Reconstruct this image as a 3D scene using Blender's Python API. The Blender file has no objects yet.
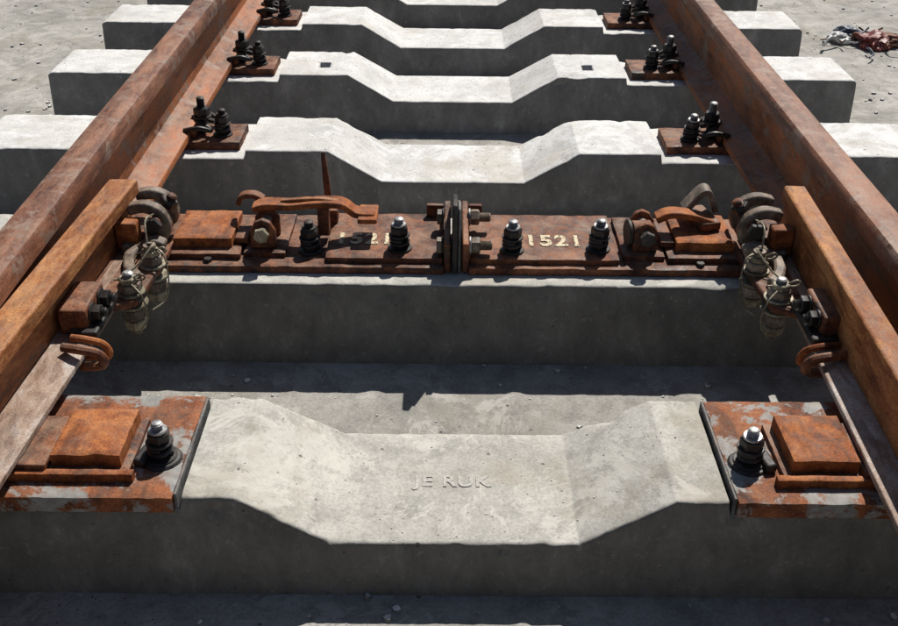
import bpy, bmesh, math, random
from mathutils import Vector, Matrix, noise
random.seed(4)
S=bpy.context.scene
# ------------------------------------------------------------------ materials
class NT:
    def __init__(s,name):
        s.m=bpy.data.materials.new(name); s.m.use_nodes=True
        s.t=s.m.node_tree; s.b=s.t.nodes['Principled BSDF']
        s.co=s.t.nodes.new('ShaderNodeTexCoord').outputs['Object']
    def n(s,ty,**k):
        x=s.t.nodes.new(ty)
        for a,b in k.items(): setattr(x,a,b)
        return x
    def l(s,a,b): s.t.links.new(a,b)
    def mapping(s,scale,loc=(0,0,0)):
        m=s.n('ShaderNodeMapping'); m.inputs['Scale'].default_value=scale; m.inputs['Location'].default_value=loc
        s.l(s.co,m.inputs['Vector']); return m.outputs[0]
    def noise(s,scale,detail=5,rough=.6,vec=None,dist=0):
        x=s.n('ShaderNodeTexNoise'); x.inputs['Scale'].default_value=scale; x.inputs['Detail'].default_value=detail
        x.inputs['Roughness'].default_value=rough; x.inputs['Distortion'].default_value=dist
        s.l(vec or s.co,x.inputs['Vector']); return x.outputs['Fac']
    def vor(s,scale,vec=None,feature='F1'):
        x=s.n('ShaderNodeTexVoronoi',feature=feature); x.inputs['Scale'].default_value=scale
        s.l(vec or s.co,x.inputs['Vector']); return x.outputs['Distance']
    def ramp(s,f,stops):
        r=s.n('ShaderNodeValToRGB'); e=r.color_ramp.elements
        while len(e)<len(stops): e.new(.5)
        for i,(p,c) in enumerate(stops):
            e[i].position=p
            e[i].color=(c,c,c,1) if isinstance(c,(int,float)) else (*c,1)
        s.l(f,r.inputs[0]); return r.outputs[0]
    def mix(s,f,a,b,mode='MIX'):
        m=s.n('ShaderNodeMix',data_type='RGBA',blend_type=mode)
        for v,i in ((f,0),(a,6),(b,7)):
            if isinstance(v,(int,float)): m.inputs[i].default_value=v if i==0 else (v,v,v,1)
            elif isinstance(v,tuple): m.inputs[i].default_value=(*v,1)
            else: s.l(v,m.inputs[i])
        return m.outputs[2]
    def math(s,op,a,b=0):
        m=s.n('ShaderNodeMath',operation=op)
        for v,i in ((a,0),(b,1)):
            if isinstance(v,(int,float)): m.inputs[i].default_value=v
            else: s.l(v,m.inputs[i])
        return m.outputs[0]
    def bump(s,h,dist,strength=1,prev=None):
        b=s.n('ShaderNodeBump'); b.inputs['Distance'].default_value=dist; b.inputs['Strength'].default_value=strength
        s.l(h,b.inputs['Height'])
        if prev: s.l(prev,b.inputs['Normal'])
        return b.outputs[0]
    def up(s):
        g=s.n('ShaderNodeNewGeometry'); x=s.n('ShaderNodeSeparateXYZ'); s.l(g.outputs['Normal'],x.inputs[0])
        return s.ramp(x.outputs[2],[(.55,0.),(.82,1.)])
    def z(s):
        x=s.n('ShaderNodeSeparateXYZ'); s.l(s.co,x.inputs[0]); return x.outputs[2]
    def out(s,col=None,rough=None,metal=None,normal=None,spec=None):
        for k,v in (('Base Color',col),('Roughness',rough),('Metallic',metal),('Normal',normal),('Specular IOR Level',spec)):
            if v is None: continue
            i=s.b.inputs[k]
            if isinstance(v,(int,float)): i.default_value=v
            elif isinstance(v,tuple): i.default_value=(*v,1)
            else: s.l(v,i)
        return s.m

def concrete(name,c1,c2,stain=.64,bump=.0018,seed=0,side=.92,contrast=1):
    t=NT(name); v=t.mapping((1,1,1),(seed*3.1,seed*1.7,seed))
    big=t.noise(3.6,5,.68,v,.3); mid=t.noise(16,5,.72,v,.1); fine=t.noise(190,3,.75,v)
    col=t.mix(t.ramp(big,[(.38,0.),(.62,1.)]),c1,c2)
    col=t.mix(t.ramp(mid,[(.38,.5*contrast),(.53,0.)]),col,tuple(x*stain for x in c1))
    st=t.noise(1,4,.7,t.mapping((26,26,3),(seed,0,0)))
    col=t.mix(t.ramp(st,[(.56,0.),(.72,.28)]),col,tuple(x*.5 for x in c1))
    col=t.mix(.5,col,t.ramp(fine,[(.28,.5),(.5,1.),(.74,1.4)]),'MULTIPLY')
    pb=t.noise(6.5,7,.82,v,.5)
    pale=t.ramp(pb,[(.525,0.),(.575,.6)])
    col=t.mix(pale,col,tuple(min(.8,x*1.2) for x in c2))
    ob=t.noise(3.7,5,.75,t.mapping((1,1,1),(seed+20,3,1)),.4)
    col=t.mix(t.ramp(ob,[(.53,0.),(.66,.42)]),col,(c1[0]*.74,c1[1]*.66,c1[2]*.53))
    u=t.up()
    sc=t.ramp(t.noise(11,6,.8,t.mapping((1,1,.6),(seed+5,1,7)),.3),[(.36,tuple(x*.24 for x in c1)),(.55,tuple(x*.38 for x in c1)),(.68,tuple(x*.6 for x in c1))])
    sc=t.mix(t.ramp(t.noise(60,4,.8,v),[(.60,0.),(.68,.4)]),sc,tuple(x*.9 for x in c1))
    col=t.mix(t.math('MULTIPLY',t.math('SUBTRACT',1.,u),side),col,sc)  # side faces: shade painted into the colour, over mottling and pale speckle
    pv=t.vor(80,v); pm=t.noise(9,2,.5,v)
    pore=t.math('MULTIPLY',t.ramp(pv,[(.06,1.),(.14,0.)]),t.ramp(pm,[(.52,0.),(.62,1.)]))
    pore=t.math('MAXIMUM',pore,t.ramp(t.vor(19,v),[(.035,1.),(.07,0.)]))
    col=t.mix(t.math('MULTIPLY',pore,.7),col,tuple(x*.3 for x in c1))
    h=t.math('SUBTRACT',t.math('ADD',t.math('MULTIPLY',mid,.8),t.math('MULTIPLY',fine,.3)),pore)
    return t.out(col,.9,0,t.bump(h,bump,.85),.2)

def rust(name,dark,mid,hi,scale=1,patch=None,pthr=.56,rough=.62,bump=.0012,metal=0,spec=.3,seed=0,dust=.22,streak=None,prough=.6,pmetal=.1,web=None):
    t=NT(name); v=t.mapping(tuple(scale*q for q in (streak or (1,1,1))),(seed*2.3,seed,seed*.7))
    a=t.noise(9,5,.7,v,.8); b=t.noise(48,5,.75,v,.4); c=t.noise(300,2,.7)
    m=t.math('ADD',t.math('MULTIPLY',a,.55),t.math('MULTIPLY',b,.45))
    col=t.ramp(m,[(.38,dark),(.49,mid),(.6,hi)])
    if web:
        c2=t.ramp(m,[(.38,tuple(x*.35 for x in web)),(.5,web),(.62,tuple(x*1.5 for x in web))])
        col=t.mix(t.ramp(t.z(),[(.12,1.),(.165,0.)]),col,c2)
    col=t.mix(.75,col,t.ramp(c,[(.3,.4),(.5,.95),(.7,1.4)]),'MULTIPLY')
    sc=t.noise(1,3,.7,t.mapping((20,4,20),(seed,0,0)))
    col=t.mix(t.ramp(sc,[(.56,0.),(.66,.55)]),col,tuple(x*.5 for x in dark))
    r=t.ramp(b,[(.3,rough-.12),(.7,rough+.2)]); mt=metal
    if patch:
        pn=t.noise(13,8,.75,t.mapping((1,1,1),(seed+4,2,0)),.3)
        f=t.ramp(pn,[(pthr-.025,0.),(pthr+.025,1.)])
        pc=t.mix(t.ramp(b,[(.35,0.),(.65,1.)]),patch,tuple(x*.55 for x in patch))
        col=t.mix(f,col,pc); r=t.mix(f,r,prough); mt=t.math('MULTIPLY',f,pmetal)
    if dust:
        d=t.noise(21,5,.8,t.mapping((1,1,1),(seed,8,3)),.5)
        col=t.mix(t.math('MULTIPLY',t.up(),t.ramp(d,[(.42,0.),(.68,dust*2.2)])),col,(.38,.25,.17))
    h=t.math('ADD',t.math('MULTIPLY',b,.7),t.math('MULTIPLY',c,.3))
    return t.out(col,r,mt,t.bump(h,bump,1),spec)

M={}
CB=[(.44,.425,.385),(.43,.413,.37),(.43,.415,.375),(.58,.57,.54),(.60,.59,.565),(.58,.57,.545),(.54,.53,.505)]
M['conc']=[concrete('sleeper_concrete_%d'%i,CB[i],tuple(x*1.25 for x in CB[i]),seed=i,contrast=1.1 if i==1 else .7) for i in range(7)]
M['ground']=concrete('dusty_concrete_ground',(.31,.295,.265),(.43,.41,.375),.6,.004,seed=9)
M['rail']=rust('rail_rust',(.06,.022,.014),(.18,.067,.034),(.33,.145,.08),patch=(.30,.20,.15),pthr=.56,rough=.5,spec=.4,streak=(1,.2,1),web=(.30,.10,.034))
M['blade']=rust('blade_rust',(.09,.032,.014),(.30,.105,.034),(.5,.23,.085),rough=.6,seed=2,streak=(1,.35,1))
M['plate']=rust('worn_plate',(.06,.022,.012),(.22,.07,.027),(.36,.125,.048),patch=(.34,.335,.315),pthr=.525,rough=.75,seed=3,dust=.12,prough=.65,pmetal=0)
M['oran']=rust('orange_rust',(.09,.028,.012),(.30,.088,.026),(.47,.17,.052),rough=.75,seed=5,dust=.15)
M['brown']=rust('brown_rust',(.03,.014,.01),(.14,.047,.023),(.30,.115,.05),rough=.6,seed=6,patch=(.05,.04,.036),pthr=.585,prough=.5,dust=.26)
M['silver']=rust('polished_rust',(.12,.055,.035),(.34,.24,.18),(.5,.46,.42),rough=.5,seed=7,spec=.4,streak=(1,.3,1))
M['dark']=rust('dark_steel',(.01,.009,.009),(.022,.02,.019),(.06,.052,.046),rough=.5,bump=.0006,spec=.4,seed=8,dust=.06)
M['cast']=rust('cast_steel',(.05,.038,.028),(.16,.122,.09),(.32,.26,.20),rough=.5,seed=9,dust=.15,spec=.4)
M['zinc']=rust('dull_zinc',(.1,.085,.055),(.27,.235,.16),(.45,.41,.31),rough=.45,metal=.2,bump=.0004,seed=10,dust=0)
M['steel']=rust('bare_steel',(.16,.155,.15),(.36,.35,.34),(.55,.54,.53),rough=.4,metal=.6,bump=.0004,seed=11,dust=0)
M['insul']=rust('grey_insulation',(.06,.06,.06),(.13,.13,.13),(.22,.22,.21),rough=.6,seed=12)
def plain(name,c,r=.6,sc=60,thr=None,under=(.1,.04,.02)):
    t=NT(name); n=t.noise(sc,6,.7)
    col=t.mix(t.ramp(n,[(.3,0.),(.7,1.)]),tuple(x*.6 for x in c),c)
    if thr: col=t.mix(t.ramp(t.noise(150,4,.7),[(thr-.03,1.),(thr+.03,0.)]),col,under)
    return t.out(col,r,0,t.bump(n,.001,.6))
M['paint']=plain('stencil_paint',(.85,.74,.5),.8,120,.44)
M['red']=plain('red_plastic',(.25,.06,.045),.5)
M['white']=plain('white_film',(.5,.5,.49),.45)
M['blue']=plain('blue_cable',(.06,.08,.12),.5)

# ------------------------------------------------------------------ helpers
def link(o,parent=None):
    S.collection.objects.link(o)
    if parent: o.parent=parent
    return o
def empty(name):
    o=bpy.data.objects.new(name,None); o.empty_display_size=.05; return link(o)
def mesh(name,vs,fs,mat,parent=None,bevel=0,smooth=True,seg=2):
    me=bpy.data.meshes.new(name); me.from_pydata([tuple(v) for v in vs],[],fs)
    bm=bmesh.new(); bm.from_mesh(me); bmesh.ops.recalc_face_normals(bm,faces=bm.faces); bm.to_mesh(me); bm.free()
    me.materials.append(mat)
    o=link(bpy.data.objects.new(name,me),parent)
    if smooth: me.shade_smooth()
    if smooth and hasattr(me,'set_sharp_from_angle'): me.set_sharp_from_angle(angle=math.radians(34))
    if bevel:
        b=o.modifiers.new('bevel','BEVEL'); b.width=bevel; b.segments=seg; b.limit_method='ANGLE'; b.angle_limit=math.radians(34)
    return o
def box(name,x0,x1,y0,y1,z0,z1,mat,parent=None,bevel=.003,rot=None):
    x0,x1=sorted((x0,x1)); vs=[(x,y,z) for x in(x0,x1) for y in(y0,y1) for z in(z0,z1)]
    if rot:
        c=Vector(((x0+x1)/2,(y0+y1)/2,(z0+z1)/2)); R=Matrix.Rotation(math.radians(rot[1]),3,rot[0])
        vs=[c+R@(Vector(v)-c) for v in vs]
    return mesh(name,vs,[(0,1,3,2),(4,6,7,5),(0,4,5,1),(2,3,7,6),(0,2,6,4),(1,5,7,3)],mat,parent,bevel)
def slab(name,x0,x1,y0,y1,z0,z1,mat,parent,amp=.0012,step=.008,r=.004):
    x0,x1=sorted((x0,x1)); nx=max(4,int((x1-x0)/step)); ny=max(4,int((y1-y0)/step)); bm=bmesh.new()
    g=[]
    for i in range(nx+1):
        row=[]
        for j in range(ny+1):
            x=x0+(x1-x0)*i/nx; y=y0+(y1-y0)*j/ny; z=z1
            e=min(x-x0,x1-x,y-y0,y1-y)
            if e<r*.5: z-=r*.45
            q=Vector((x,y,z)); z+=amp*noise.noise(q*35)*.8
            if e<r*.5:
                cx,cy=(x0+x1)/2,(y0+y1)/2; n=noise.noise(q*45+Vector((9,3,0)))
                x+=(-1 if x>cx else 1)*amp*max(0,n)*2*(abs(x-cx)>(x1-x0)/2-r); y+=(-1 if y>cy else 1)*amp*max(0,n)*2*(abs(y-cy)>(y1-y0)/2-r)
            row.append(bm.verts.new((x,y,z)))
        g.append(row)
    for i in range(nx):
        for j in range(ny): bm.faces.new((g[i][j],g[i+1][j],g[i+1][j+1],g[i][j+1]))
    ed=[e for e in bm.edges if e.is_boundary]
    ret=bmesh.ops.extrude_edge_only(bm,edges=ed)
    for v in [v for v in ret['geom'] if isinstance(v,bmesh.types.BMVert)]: v.co.z=z0
    bmesh.ops.recalc_face_normals(bm,faces=bm.faces)
    me=bpy.data.meshes.new(name); bm.to_mesh(me); bm.free(); me.materials.append(mat); me.shade_smooth(); me.set_sharp_from_angle(angle=math.radians(50))
    return link(bpy.data.objects.new(name,me),parent)
def prism(name,poly,axis,a,b,mat,parent=None,bevel=.002):
    n=len(poly)
    def P(p,t):
        return {'X':(t,p[0],p[1]),'Y':(p[0],t,p[1]),'Z':(p[0],p[1],t)}[axis]
    vs=[P(p,a) for p in poly]+[P(p,b) for p in poly]
    fs=[tuple(range(n)),tuple(range(2*n-1,n-1,-1))]+[(i,(i+1)%n,n+(i+1)%n,n+i) for i in range(n)]
    return mesh(name,vs,fs,mat,parent,bevel)
def smoothpath(p,k=6):
    p=[Vector(q) for q in p]; q=[p[0]*2-p[1]]+p+[p[-1]*2-p[-2]]; out=[]
    for i in range(1,len(q)-2):
        for j in range(k):
            t=j/k; a,b,c,d=q[i-1:i+3]
            out.append(.5*((2*b)+(c-a)*t+(2*a-5*b+4*c-d)*t*t+(3*b-a-3*c+d)*t**3))
    out.append(p[-1]); return out
def stripoly(path,w,k=5):
    p=smoothpath([(a,b,0) for a,b in path],k); L=[];R=[]
    for i,q in enumerate(p):
        d=(p[min(i+1,len(p)-1)]-p[max(i-1,0)]).normalized(); n=Vector((-d.y,d.x,0))
        L.append((q+n*w/2)[:2]); R.append((q-n*w/2)[:2])
    return L+R[::-1]
def tube(name,path,r,mat,parent=None,seg=10,smooth_k=6):
    p=smoothpath(path,smooth_k) if smooth_k else [Vector(q) for q in path]
    vs=[];fs=[];up=None
    for i,q in enumerate(p):
        d=(p[min(i+1,len(p)-1)]-p[max(i-1,0)]).normalized()
        if up is None: up=Vector((0,0,1)) if abs(d.z)<.9 else Vector((1,0,0))
        s=d.cross(up).normalized(); up=s.cross(d).normalized()
        rr=r if not callable(r) else r(i/(len(p)-1))
        for k in range(seg):
            a=2*math.pi*k/seg; vs.append(q+(s*math.cos(a)+up*math.sin(a))*rr)
    for i in range(len(p)-1):
        for k in range(seg): fs.append((i*seg+k,i*seg+(k+1)%seg,(i+1)*seg+(k+1)%seg,(i+1)*seg+k))
    fs.append(tuple(range(seg))); fs.append(tuple(range((len(p)-1)*seg,len(p)*seg)))
    return mesh(name,vs,fs,mat,parent)
def lathe(name,prof,loc,axis,mat,parent=None,seg=24,phase=0):
    ax=Vector(axis).normalized(); R=ax.to_track_quat('Z','Y').to_matrix(); loc=Vector(loc)
    vs=[];fs=[];n=len(prof)
    for r,z in prof:
        for k in range(seg):
            a=2*math.pi*k/seg+phase; vs.append(loc+R@Vector((r*math.cos(a),r*math.sin(a),z)))
    for i in range(n-1):
        for k in range(seg): fs.append((i*seg+k,i*seg+(k+1)%seg,(i+1)*seg+(k+1)%seg,(i+1)*seg+k))
    fs.append(tuple(range(seg))); fs.append(tuple(range((n-1)*seg,n*seg)))
    return mesh(name,vs,fs,mat,parent)
def disc(name,loc,axis,r,h,mat,parent,seg=28):
    b=min(.0015,h/4)
    return lathe(name,[(r-b,0),(r,b),(r,h-b),(r-b,h)],loc,axis,mat,parent,seg)
def hexnut(name,loc,axis,r,h,mat,parent,ph=None):
    return lathe(name,[(r*.93,0),(r,h*.1),(r,h*.86),(r*.86,h)],loc,axis,mat,parent,6,random.random()*1.05 if ph is None else ph)
def stud(name,loc,axis,r,h,mat,parent):
    pr=[(r*.85,0)]; z=.0
    while z<h-.003: pr+= [(r,z+.0008),(r*.84,z+.0018)]; z+=.002
    pr+=[(r*.8,h-.001),(r*.62,h)]
    return lathe(name,pr,loc,axis,mat,parent,16)
def coil(name,x,y,z,r,w,turns,pitch,mat,parent):
    pts=[(x+r*math.cos(a),y+r*math.sin(a),z+pitch*a/6.283) for a in [i*.45 for i in range(int(turns*14))]]
    return tube(name,pts,w,mat,parent,8,0)
def anchor(x,y,z,k,parent,top='steel',body='dark'):
    B=M[body]
    a=Vector((random.uniform(-.05,.05),random.uniform(-.05,.05),1))
    def at(d): return (x+a.x*d,y+a.y*d,z+d)
    disc('washer',(x,y,z),(0,0,1),.027*k,.005*k,B,parent)
    coil('spring_washer',x,y,z+.0095*k,.018*k,.0046*k,1.9,.0095*k,B,parent)
    lathe('shank',[(.0125*k,0),(.0125*k,.04*k)],(x,y,z),(0,0,1),B,parent,16)
    disc('upper_washer',at(.031*k),a,.0235*k,.005*k,B,parent)
    hexnut('nut',at(.0365*k),a,.0205*k,.019*k,B,parent)
    disc('cap',at(.0555*k),a,.0165*k,.005*k,M[top],parent)
    stud('stud',at(.0605*k),a,.0105*k,.014*k,M[top],parent)

# ------------------------------------------------------------------ sleepers
GZ=-.18
def sleeper(y0,y1,kind,idx,dx=.012,xs=.54,name='concrete_sleeper'):
    def zt(x):
        a=abs(x)
        if kind=='flat': return 0
        if a<.186: return -.08
        if a<.325:
            t=(a-.186)/.139; return -.08+.08*t
        if xs<=a<=.965: return -.022
        return 0
    X=set()
    x=0
    while x<1.25: X.add(round(x,4)); x+=dx
    for q in (.183,.189,.322,.328,.325,.186,xs-.004,xs,.965,.969,1.242,1.25): X.add(q)
    X=sorted(X); X=[-q for q in X[::-1] if q>0]+X
    vs=[];fs=[];R=.007
    mid=(y0+y1)/2
    for x in X:
        t=zt(x); endf=max(0,abs(x)-1.24)*.7
        yf=y0-.016*(-t/.18); yb=y1+.016*(-t/.18); t-=endf
        ring=[(y0-.016,GZ)]
        for i in range(1,12): f=i/12; ring.append((y0-.016+(yf-y0+.016)*f,GZ+(t-R-GZ)*f))
        for i in range(5):
            a=math.pi/2*i/4; ring.append((yf+R-R*math.cos(a),t-R+R*math.sin(a)))
        n=22
        for i in range(1,n): ring.append((yf+R+(yb-yf-2*R)*i/n,t))
        for i in range(5):
            a=math.pi/2*i/4; ring.append((yb-R+R*math.sin(a),t-R+R*math.cos(a)))
        for i in range(11,-1,-1): f=i/12; ring.append((y1+.016+(yb-y1-.016)*f,GZ+(t-R-GZ)*f))
        for j,(yy,zz) in enumerate(ring):
            p=Vector((x,yy,zz)); q=p+Vector((idx*7.3,0,0))
            edge=1 if 11<=j<=17 or 37<=j<=44 else 0
            d=.0011*noise.noise(q*14)+.0007*noise.noise(q*55)
            if edge:
                c=noise.noise(q*24); c2=noise.noise(q*75+Vector((5,5,5)))
                d-=.014*max(0,c-.2)+.003*max(0,c2)
            if zz<=GZ+1e-5: d=0
            nrm=(Vector((0,yy-mid,(zz+.09)*1.4))).normalized()
            vs.append(p+nrm*d)
    m=len(ring)
    for i in range(len(X)-1):
        for k in range(m): fs.append((i*m+k,i*m+(k+1)%m,(i+1)*m+(k+1)%m,(i+1)*m+k))
    fs.append(tuple(range(m))); fs.append(tuple(range((len(X)-1)*m,len(X)*m)))
    return mesh(name,vs,fs,M['conc'][idx%7],None)
SL=[(.34,.59,'recess',0,.405),(1.098,1.350,'recess',1,.405),(1.725,2.03,'flat',2,.54),(2.404,2.65,'recess',3,.54),
    (3.01,3.25,'recess',4,.54),(3.57,3.81,'recess',5,.54),(4.16,4.40,'recess',6,.54),(4.76,5.0,'recess',0,.54),(5.36,5.6,'recess',1,.54)]
sl=[]
for i,(a,b,k,ix,xs) in enumerate(SL): sl.append(sleeper(a,b,k,ix,.008 if i==1 else .014,xs))
for sx in (-.405,.425):
    c=box('socket_cutter',sx-.017,sx+.017,3.08,3.13,-.06,.03,M['dark'],None,0)
    bo=sl[4].modifiers.new('socket','BOOLEAN'); bo.operation='DIFFERENCE'; bo.object=c; bo.solver='EXACT'
    bpy.context.view_layer.update()
    dg=bpy.context.evaluated_depsgraph_get(); me=bpy.data.meshes.new_from_object(sl[4].evaluated_get(dg))
    sl[4].modifiers.clear(); sl[4].data=me; bpy.data.objects.remove(c)
def text(name,body,loc,size,mat,parent,ext,rotz=0,sx=1,off=.0006):
    cu=bpy.data.curves.new(name,'FONT'); cu.body=body; cu.size=size; cu.extrude=ext; cu.align_x='CENTER'; cu.align_y='CENTER'
    cu.offset=off; cu.space_character=1.12
    cu.materials.append(mat); o=link(bpy.data.objects.new(name,cu),parent); o.location=loc; o.rotation_euler=(0,0,rotz); o.scale=(sx,1,1); return o
lt=NT('worn_lettering'); ltn=lt.noise(170,4,.75)
M['letter']=lt.out(lt.ramp(ltn,[(.3,(.33,.315,.28)),(.55,(.52,.5,.455)),(.75,(.64,.61,.56))]),.9,0,lt.bump(ltn,.0015,.8),.2)
text('cast_lettering','JE RUK',(-.004,1.230,-.0793),.037,M['letter'],sl[1],.0008,0,1.0,.0009)

# ------------------------------------------------------------------ ground
mesh('ground',[(-150,-150,GZ),(150,-150,GZ),(150,150,GZ),(-150,150,GZ)],[(0,1,2,3)],M['ground'],None,0,False)
vs=[];fs=[]
def stone(x,y,r,z0=GZ):
    b=len(vs); ph=random.random()*6
    rs=[r*random.uniform(.6,1.2) for _ in range(6)]
    for k in range(6): a=ph+k*math.pi/3; vs.append((x+rs[k]*math.cos(a),y+rs[k]*math.sin(a),z0-.001))
    for k in range(6): a=ph+k*math.pi/3+.2; q=rs[k]*.7; vs.append((x+q*math.cos(a),y+q*math.sin(a),z0+r*random.uniform(.4,.8)))
    for k in range(6): fs.append((b+k,b+(k+1)%6,b+6+(k+1)%6,b+6+k))
    fs.append(tuple(b+6+k for k in range(6)))
for _ in range(5200):
    y=random.uniform(.7,6); x=random.gauss(0,1)*1.6
    if any(a-.02<y<b+.02 and abs(x)<1.26 for a,b,*_r in SL): continue
    if abs(x)<1.0 and random.random()<.4: continue
    stone(x,y,random.choice([.0015,.002,.003,.004,.006,.009]))
for _ in range(500):
    stone(random.uniform(-.7,-.38)+random.gauss(0,.05),random.uniform(1.40,1.60),random.choice([.001,.0015,.0025,.004]))
for a,b,k,*_r in SL[1:6]:
    for _ in range(60):
        x=random.uniform(-.39,.39) if k!='flat' else random.uniform(-.6,.6)
        y=random.uniform(a+.01,b-.01)
        z=0. if k=='flat' or abs(x)>.33 else (-.08 if abs(x)<.18 else -.08+.08*(abs(x)-.186)/.139)
        stone(x,y,random.choice([.0008,.001,.0013,.002]),z)
mesh('gravel',vs,fs,M['conc'][3],None,0,False)

# ------------------------------------------------------------------ rails
def railprof(cx):
    half=[(0.0,.188),(.02,.1875),(.030,.185),(.0355,.178),(.037,.168),(.0365,.148),(.012,.134),(.0085,.12),(.0083,.055),(.012,.04),(.03,.028),(.073,.0145),(.075,.011),(.075,0)]
    R=[(cx+x,z+.002) for x,z in half]; L=[(cx-x,z+.002) for x,z in half[1:]][::-1]
    return [(x,z+.01 if z>.1 else z) for x,z in R+L]
def extr_y(name,poly,y0,y1,mat,parent=None,dx=0,step=.25,bev=0):
    n=len(poly); ns=max(2,int((y1-y0)/step)); vs=[];fs=[]
    for i in range(ns+1):
        f=i/ns
        for x,z in poly: vs.append((x+dx*(1-f),y0+(y1-y0)*f,z))
    for i in range(ns):
        for k in range(n): fs.append((i*n+k,i*n+(k+1)%n,(i+1)*n+(k+1)%n,(i+1)*n+k))
    fs.append(tuple(range(n))); fs.append(tuple(range(ns*n,(ns+1)*n)))
    return mesh(name,vs,fs,mat,parent,bev)
RC={-1:.766,1:.784}
for sx in (-1,1): extr_y('stock_rail',railprof(sx*RC[sx]),-1.2,12,M['rail'])
for sx,o0,w,dx in ((-1,.702,.056,-.072),(1,.712,.042,-.05)):
    P=empty('switch_blade'); a=o0; i=a-w
    head=[(a,.157),(a,.128),(a-.02,.118),(a-.022,.05),(a-.034,.05),(a-.034,.112),(i,.128),(i,.155),(i+.004,.158)]
    extr_y('blade_head',[(sx*x,z) for x,z in head],.6,1.87,M['blade'],P,dx,.2,.0015)
    foot=[(a-.0205,.0495),(a-.0205,.034),(i-.036,.034),(i-.036,.044),(a-.055,.0505)]
    extr_y('blade_foot',[(sx*x,z) for x,z in foot],.6,1.80,M['silver'],P,dx if sx>0 else -.06,.2,.0015)

# ------------------------------------------------------------------ slide baseplates on near sleepers
for sx in (-1,1):
  for (ya,yb) in ((1.090,1.338),(.34,.585)):
    P=empty('slide_baseplate')
    slab('plate',sx*.412,sx*.98,ya,yb,-.021,.008,M['plate'],P,.0015,.008)
    box('edge_strip',sx*.4062,sx*.4105,ya+.006,yb-.004,-.02,.0095,M['insul'],P,.001)
    m=ya+.10; e=.004*(sx>0)
    slab('slide_base',sx*(.485+e),sx*.70,m-.055,m+.075,.006,.018,M['brown'],P,.001)
    slab('slide_block',sx*(.497+e),sx*.60,m-.045,m+.067,.0165,.043,M['oran'],P,.0018,.006,.006)
    box('slide_table',sx*.6035,sx*.70,m-.06,m+.06,.0183,.033,M['brown'],P,.003)
    slab('block_lip',sx*.475,sx*.66,m-.068,m-.0555,.006,.024,M['oran'],P,.001,.003,.003)
    by=ya+.087
    anchor(sx*.446,by,.0112,.88,P)
    lathe('bolt_foot',[(.031,0),(.028,.004),(.018,.006)],(sx*.446,by,.0081),(0,0,1),M['dark'],P)
    box('retainer',sx*.462,sx*.480,by-.024,by+.016,.0082,.024,M['dark'],P,.004,('Z',12*sx))

# ------------------------------------------------------------------ regular fastenings
def clip(x,y,z,d,P):
    pts=[(.04,-.048,.012),(.0,-.056,.022),(-.026,-.046,.012),(-.022,-.028,.01),(.008,-.017,.024),(.018,0,.026),(.008,.017,.024),(-.022,.028,.01),(-.026,.046,.012),(0,.056,.022),(.04,.048,.012)]
    tube('spring_clip',[(x+d*u,y+v,z+w) for u,v,w in pts],.0066,M['dark'],P,8,5)
def fast(sx,yc):
    P=empty('rail_fastening'); z=-.0215; c=RC[sx]; T=.0015
    slab('baseplate',sx*.56,sx*.957,yc-.07,yc+.066,z,T,M['brown'],P,.0018)
    for side in (-1,1):
        d=sx*(-side)
        xb=sx*(c+side*.100); xa=sx*(c+side*.155)
        box('plate_rib',sx*(c+side*.0765),sx*(c+side*.089),yc-.05,yc+.05,T+.0005,T+.022,M['brown'],P,.003)
        clip(xb,yc,T+.009,d,P)
        disc('clip_washer',(xb,yc,T+.041),(0,0,1),.024,.006,M['dark'],P)
        lathe('t_bolt',[(.011,0),(.011,.05)],(xb,yc,T),(0,0,1),M['dark'],P,14)
        hexnut('nut',(xb,yc,T+.047),(0,0,1),.0215,.022,M['dark'],P)
        stud('stud',(xb,yc,T+.069),(0,0,1),.0105,.028,M['steel'] if random.random()<.5 else M['dark'],P)
        if side<0: anchor(xa,yc-.02,T+.0005,.95,P,random.choice(['dark','steel']))
    return P
for i in range(3,9):
    for sx in (-1,1): fast(sx,(SL[i][0]+SL[i][1])/2)

# ------------------------------------------------------------------ stretcher assembly on second sleeper
A=empty('insulated_stretcher_bar')
for s,a,b in ((-1,.022,.66),(1,.03,.66)):
    slab('sole_plate',s*a,s*b,1.765,2.0,.0015,.018,M['brown'],A,.0015)
    slab('upper_plate',s*(a+.002),s*(.262 if s<0 else .335),1.78,1.985,.0165,.031,M['brown'],A,.0015)
    box('flange',s*(.008 if s<0 else .016),s*(.0215 if s<0 else .029),1.770,1.975,.002,.068,M['brown'],A,.003)
    box('gusset',s*(.0225 if s<0 else .0298),s*.06,1.965,1.978,.0312,.06,M['brown'],A,.003)
prism('insulating_plate',[(1.765,.003),(1.765,.135),(1.778,.15),(1.83,.15),(1.955,.09),(1.955,.003)],'X',-.0045,.0055,M['dark'],A,.002)
prism('insulating_plate',[(1.77,.003),(1.77,.12),(1.785,.138),(1.82,.138),(1.94,.085),(1.94,.003)],'X',.0065,.0125,M['insul'],A,.002)
for yy,zz in ((1.80,.05),(1.905,.062)):
    disc('washer',(.0292,yy,zz),(1,0,0),.019,.005,M['steel'],A)
    hexnut('nut',(.0345,yy,zz),(1,0,0),.0175,.018,M['cast'],A)
    stud('stud',(.0525,yy,zz),(1,0,0),.0105,.024,M['cast'],A)
    disc('washer',(-.0218,yy,zz),(-1,0,0),.019,.004,M['dark'],A)
    hexnut('bolt_head',(-.026,yy,zz),(-1,0,0),.0165,.011,M['cast'],A)
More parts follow.
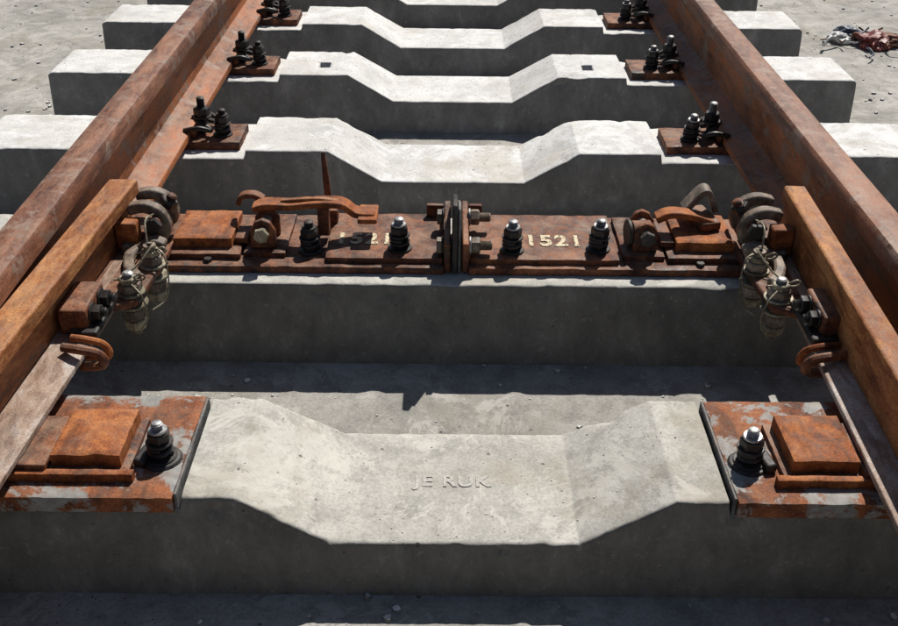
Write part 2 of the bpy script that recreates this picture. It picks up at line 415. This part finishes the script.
for x,y,t in ((-.112,1.82,'steel'),(.118,1.815,'steel'),(.296,1.825,'steel'),(-.297,1.83,'dark')):
    anchor(x,y,.0312 if abs(x)<.3 and x>-.28 else .0182,.93,A,t)
text('stencil_mark','1521',(-.188,1.858,.0325),.066,M['paint'],A,.0002,0,.85,.0018)
text('stencil_mark','1521',(.207,1.856,.0325),.066,M['paint'],A,.0002,0,.85,.0018)
for s in (-1,1):
    slab('pad',s*.345,s*.43,1.80,1.98,.0165,.03,M['brown'],A,.001)
    slab('block_base',s*.436,s*.60,1.79,1.97,.0165,.032,M['brown'],A,.001)
    slab('block',s*.455,s*.575,1.815,1.945,.0305,.055,M['oran'],A,.002,.006,.006)
    box('block_step',s*.425,s*.4535,1.83,1.93,.0322,.046,M['brown'],A,.003)
    box('end_pad',s*.602,s*.645,1.83,1.98,.0182,.04,M['brown'],A,.003)
    for yy in (1.815,1.875):
        prism('lug',[(s*.365,.0302),(s*.365,.07),(s*.375,.088),(s*.39,.095),(s*.405,.088),(s*.416,.07),(s*.416,.0302)],'Y',yy,yy+.014,M['brown'],A,.003)
    lathe('trunnion_pin',[(.011,0),(.011,.11)],(s*.39,1.80,.07),(0,1,0),M['cast'],A,16)
    hexnut('pin_nut',(s*.39,1.80,.07),(0,-1,0),.016,.012,M['zinc'] if s<0 else M['dark'],A)
    for yy in (1.782,1.975):
        hexnut('plate_screw',(s*.50,yy,.0185),(0,0,1),.009,.007,M['dark'],A)
prism('lever',stripoly([(-.418,.092),(-.39,.1),(-.34,.099),(-.29,.104),(-.235,.103),(-.205,.083),(-.165,.08)],.013),'Y',1.862,1.902,M['oran'],A,.003)
prism('lever_rib',stripoly([(-.36,.107),(-.29,.112),(-.24,.108)],.006),'Y',1.876,1.888,M['blade'],A,.002)
prism('lever_hook',stripoly([(-.40,.095),(-.42,.106),(-.445,.103),(-.455,.085)],.011),'Y',1.90,1.925,M['brown'],A,.003)
box('lever_pad',-.20,-.16,1.845,1.92,.072,.083,M['oran'],A,.003)
box('lever_prop',-.285,-.262,1.87,1.90,.0315,.094,M['brown'],A,.003)
prism('upright_handle',[(-.276,.06),(-.262,.06),(-.265,.12),(-.271,.185),(-.275,.19),(-.280,.185),(-.279,.12)],'Y',1.945,1.953,M['brown'],A,.002)
box('handle_foot',-.29,-.25,1.93,1.965,.0183,.062,M['brown'],A,.003)
lathe('boss',[(.020,0),(.025,.003),(.025,.04),(.020,.045)],(.362,1.84,.062),(1,.1,0),M['brown'],A,24)
disc('boss_washer',(.354,1.839,.062),(1,.1,0),.029,.007,M['dark'],A)
prism('swing_arm',stripoly([(.42,.075),(.45,.088),(.50,.082),(.54,.068)],.014),'Y',1.865,1.9,M['oran'],A,.003)
prism('locking_hook',stripoly([(.485,.08),(.50,.10),(.515,.12),(.528,.124),(.538,.11),(.55,.08)],.012),'Y',1.90,1.94,M['cast'],A,.003)
box('hook_block',.50,.545,1.86,1.95,.0555,.075,M['brown'],A,.004,('Z',14))

# ------------------------------------------------------------------ clamp mechanisms beside blades
for s in (-1,1):
    C=empty('switch_clamp_lock'); cast=M['cast']
    for yy in (1.80,1.865):
        prism('fork',[(s*a,b) for a,b in stripoly([(.655,.118),(.62,.124),(.592,.11),(.583,.085),(.59,.06)],.022)],'Y',yy,yy+.026,cast,C,.005)
    prism('lower_fork',[(s*a,b) for a,b in stripoly([(.66,.06),(.63,.055),(.60,.07),(.575,.062)],.024)],'Y',1.745,1.775,cast,C,.005)
    lathe('fork_pin',[(.012,0),(.012,.125)],(s*.598,1.78,.098),(0,1,0),M['brown'],C,16)
    hexnut('pin_nut',(s*.598,1.782,.098),(0,-1,0),.018,.014,M['dark'],C)
    hexnut('top_nut',(s*.585,1.845,.112),(s*-.6,0,1),.018,.017,M['dark'],C)
    stud('top_stud',(s*.577,1.845,.124),(s*-.6,0,1),.0105,.014,M['brown'],C)
    box('fork_spacer',s*.605,s*.672,1.79,1.9,.04,.075,M['brown'],C,.006)
    box('fork_plate',s*.628,s*.672,1.762,1.795,.052,.11,M['oran'],C,.004)
    prism('link_plate',[(s*.572,1.79),(s*.572,1.70),(s*.583,1.575),(s*.61,1.56),(s*.665,1.52),(s*.672,1.46),(s*.682,1.46),(s*.682,1.79)],'Z',.034,.05,M['brown'],C,.004)
    prism('swan_neck',[(s*a,b) for a,b in stripoly([(.60,1.80),(.635,1.74),(.625,1.68),(.60,1.64)],.022)],'Z',.0505,.068,cast,C,.005)
    for (bx,by,zb,k) in ((.602,1.60,-.035,1.05),(.588,1.705,-.005,1.0)):
        lathe('bolt_shank',[(.012*k,0),(.012*k,.10)],(s*bx,by,zb),(0,0,1),cast,C,16)
        disc('washer',(s*bx,by,.0502),(0,0,1),.026*k,.005,M['zinc'],C)
        hexnut('nut',(s*bx,by,.0555),(0,0,1),.0215*k,.017,cast,C)
        hexnut('castle_nut',(s*bx,by,.073),(0,0,1),.0175*k,.012,M['zinc'],C)
        stud('stud',(s*bx,by,.085),(0,0,1),.0095*k,.010,M['steel'],C)
        disc('lower_washer',(s*bx,by,.024),(0,0,1),.028*k,.007,M['zinc'],C)
        lathe('bush',[(.017,0),(.022,.004),(.022,.022),(.017,.026)],(s*bx,by,-.004),(0,0,1),cast,C)
        hexnut('lower_nut',(s*bx,by,-.024),(0,0,1),.020*k,.019,M['zinc'],C)
        tube('split_pin',[(s*bx-.026,by-.004,.079),(s*bx,by-.004,.080),(s*bx+.024,by-.004,.079),(s*bx+.033,by-.006,.086),(s*bx+.026,by-.006,.093),(s*bx+.012,by-.004,.085)],.002,M['zinc'],C,6)
    tube('safety_wire',[(s*.592,1.70,.09),(s*.565,1.66,.122),(s*.585,1.62,.10),(s*.604,1.60,.082),(s*.572,1.565,.065),(s*.566,1.567,.02),(s*.586,1.575,-.018)],.0017,M['zinc'],C,6)
    tube('safety_wire',[(s*.592,1.705,.09),(s*.56,1.69,.085),(s*.55,1.67,.04),(s*.558,1.66,.0),(s*.58,1.64,-.012)],.0017,M['zinc'],C,6)
    tube('safety_wire',[(s*.60,1.80,.115),(s*.60,1.74,.128),(s*.592,1.705,.09)],.0017,M['zinc'],C,6)
    box('web_bracket',s*.634,s*.684,1.455,1.56,.0502,.098,M['brown'],C,.005)
    box('bracket_foot',s*.615,s*.665,1.44,1.57,.0505,.064,M['dark'],C,.004)
    for yy in (1.482,1.532):
        disc('washer',(s*.6338,yy,.08),(-s,0,0),.017,.004,M['dark'],C)
        hexnut('hex_bolt',(s*.630,yy,.08),(-s,0,0),.015,.014,M['dark'],C)
        stud('bolt_end',(s*.616,yy,.08),(-s,0,0),.009,.010,M['dark'],C)
    tube('hook_clamp',[(s*.66,1.40,.060),(s*.628,1.39,.062),(s*.602,1.392,.054),(s*.594,1.395,.038),(s*.605,1.405,.02),(s*.64,1.41,.014)],.0085,M['brown'],C,10)
    tube('hook_clamp',[(s*.655,1.43,.06),(s*.63,1.425,.06),(s*.603,1.43,.047),(s*.60,1.435,.02),(s*.64,1.44,.014)],.0065,M['oran'],C,10)

# ------------------------------------------------------------------ discarded packaging by the track
D=empty('discarded_packaging')
for i in range(11):
    c=Vector((random.uniform(1.56,1.78),random.uniform(3.88,4.12),GZ)); pts=[]
    a=random.random()*6
    for k in range(5):
        a+=random.uniform(-1,1); c=c+Vector((math.cos(a)*.03,math.sin(a)*.03,0)); pts.append((c.x,c.y,GZ+.012+random.random()*.03))
    tube('strap',pts,random.choice([.003,.004,.006]),random.choice([M['white'],M['red'],M['blue'],M['dark'],M['brown']]),D,6,4)
for j,(cx,cy,r,mt) in enumerate(((1.57,4.03,.045,'white'),(1.68,3.97,.065,'red'),(1.63,4.10,.05,'blue'),(1.76,4.0,.055,'brown'))):
    bm=bmesh.new(); bmesh.ops.create_icosphere(bm,subdivisions=4,radius=r)
    for v in bm.verts:
        n=noise.noise(v.co*22+Vector((j*3,0,0)))+.5*noise.noise(v.co*60)
        v.co*=1+.5*n; v.co.z*=.5; v.co+=Vector((cx,cy,GZ+r*.35))
    me=bpy.data.meshes.new('crumpled_film'); bm.to_mesh(me); bm.free(); me.materials.append(M[mt]); link(bpy.data.objects.new('crumpled_film',me),D)

# ------------------------------------------------------------------ light
sd=Vector((.29,.69,1)).normalized(); el=math.asin(sd.z); az=math.atan2(sd.x,sd.y)
w=bpy.data.worlds.new('World'); S.world=w; w.use_nodes=True; nt=w.node_tree
sky=nt.nodes.new('ShaderNodeTexSky'); sky.sky_type='NISHITA'; sky.sun_disc=False; sky.sun_elevation=el; sky.sun_rotation=az
nt.links.new(sky.outputs[0],nt.nodes['Background'].inputs[0]); nt.nodes['Background'].inputs[1].default_value=.05
L=bpy.data.lights.new('sun','SUN'); L.energy=5; L.angle=math.radians(.5); L.color=(1,.96,.9)
lo=link(bpy.data.objects.new('sun',L)); lo.rotation_euler=sd.to_track_quat('Z','Y').to_euler(); lo.location=(2,4,6)
# ------------------------------------------------------------------ camera
cam=bpy.data.cameras.new('camera'); co=link(bpy.data.objects.new('camera',cam)); S.camera=co
cam.lens=40.1; cam.sensor_width=36; cam.clip_end=1000; cam.clip_start=.01
pitch=math.radians(31.7)
R=Matrix.Rotation(-.0047,4,'Z')@Matrix.Rotation(math.pi/2-pitch,4,'X')@Matrix.Rotation(.012,4,'Z')
co.matrix_world=Matrix.Translation((-.018,0,1.0))@R
S.view_settings.view_transform='Standard'; S.view_settings.look='None'; S.view_settings.exposure=0
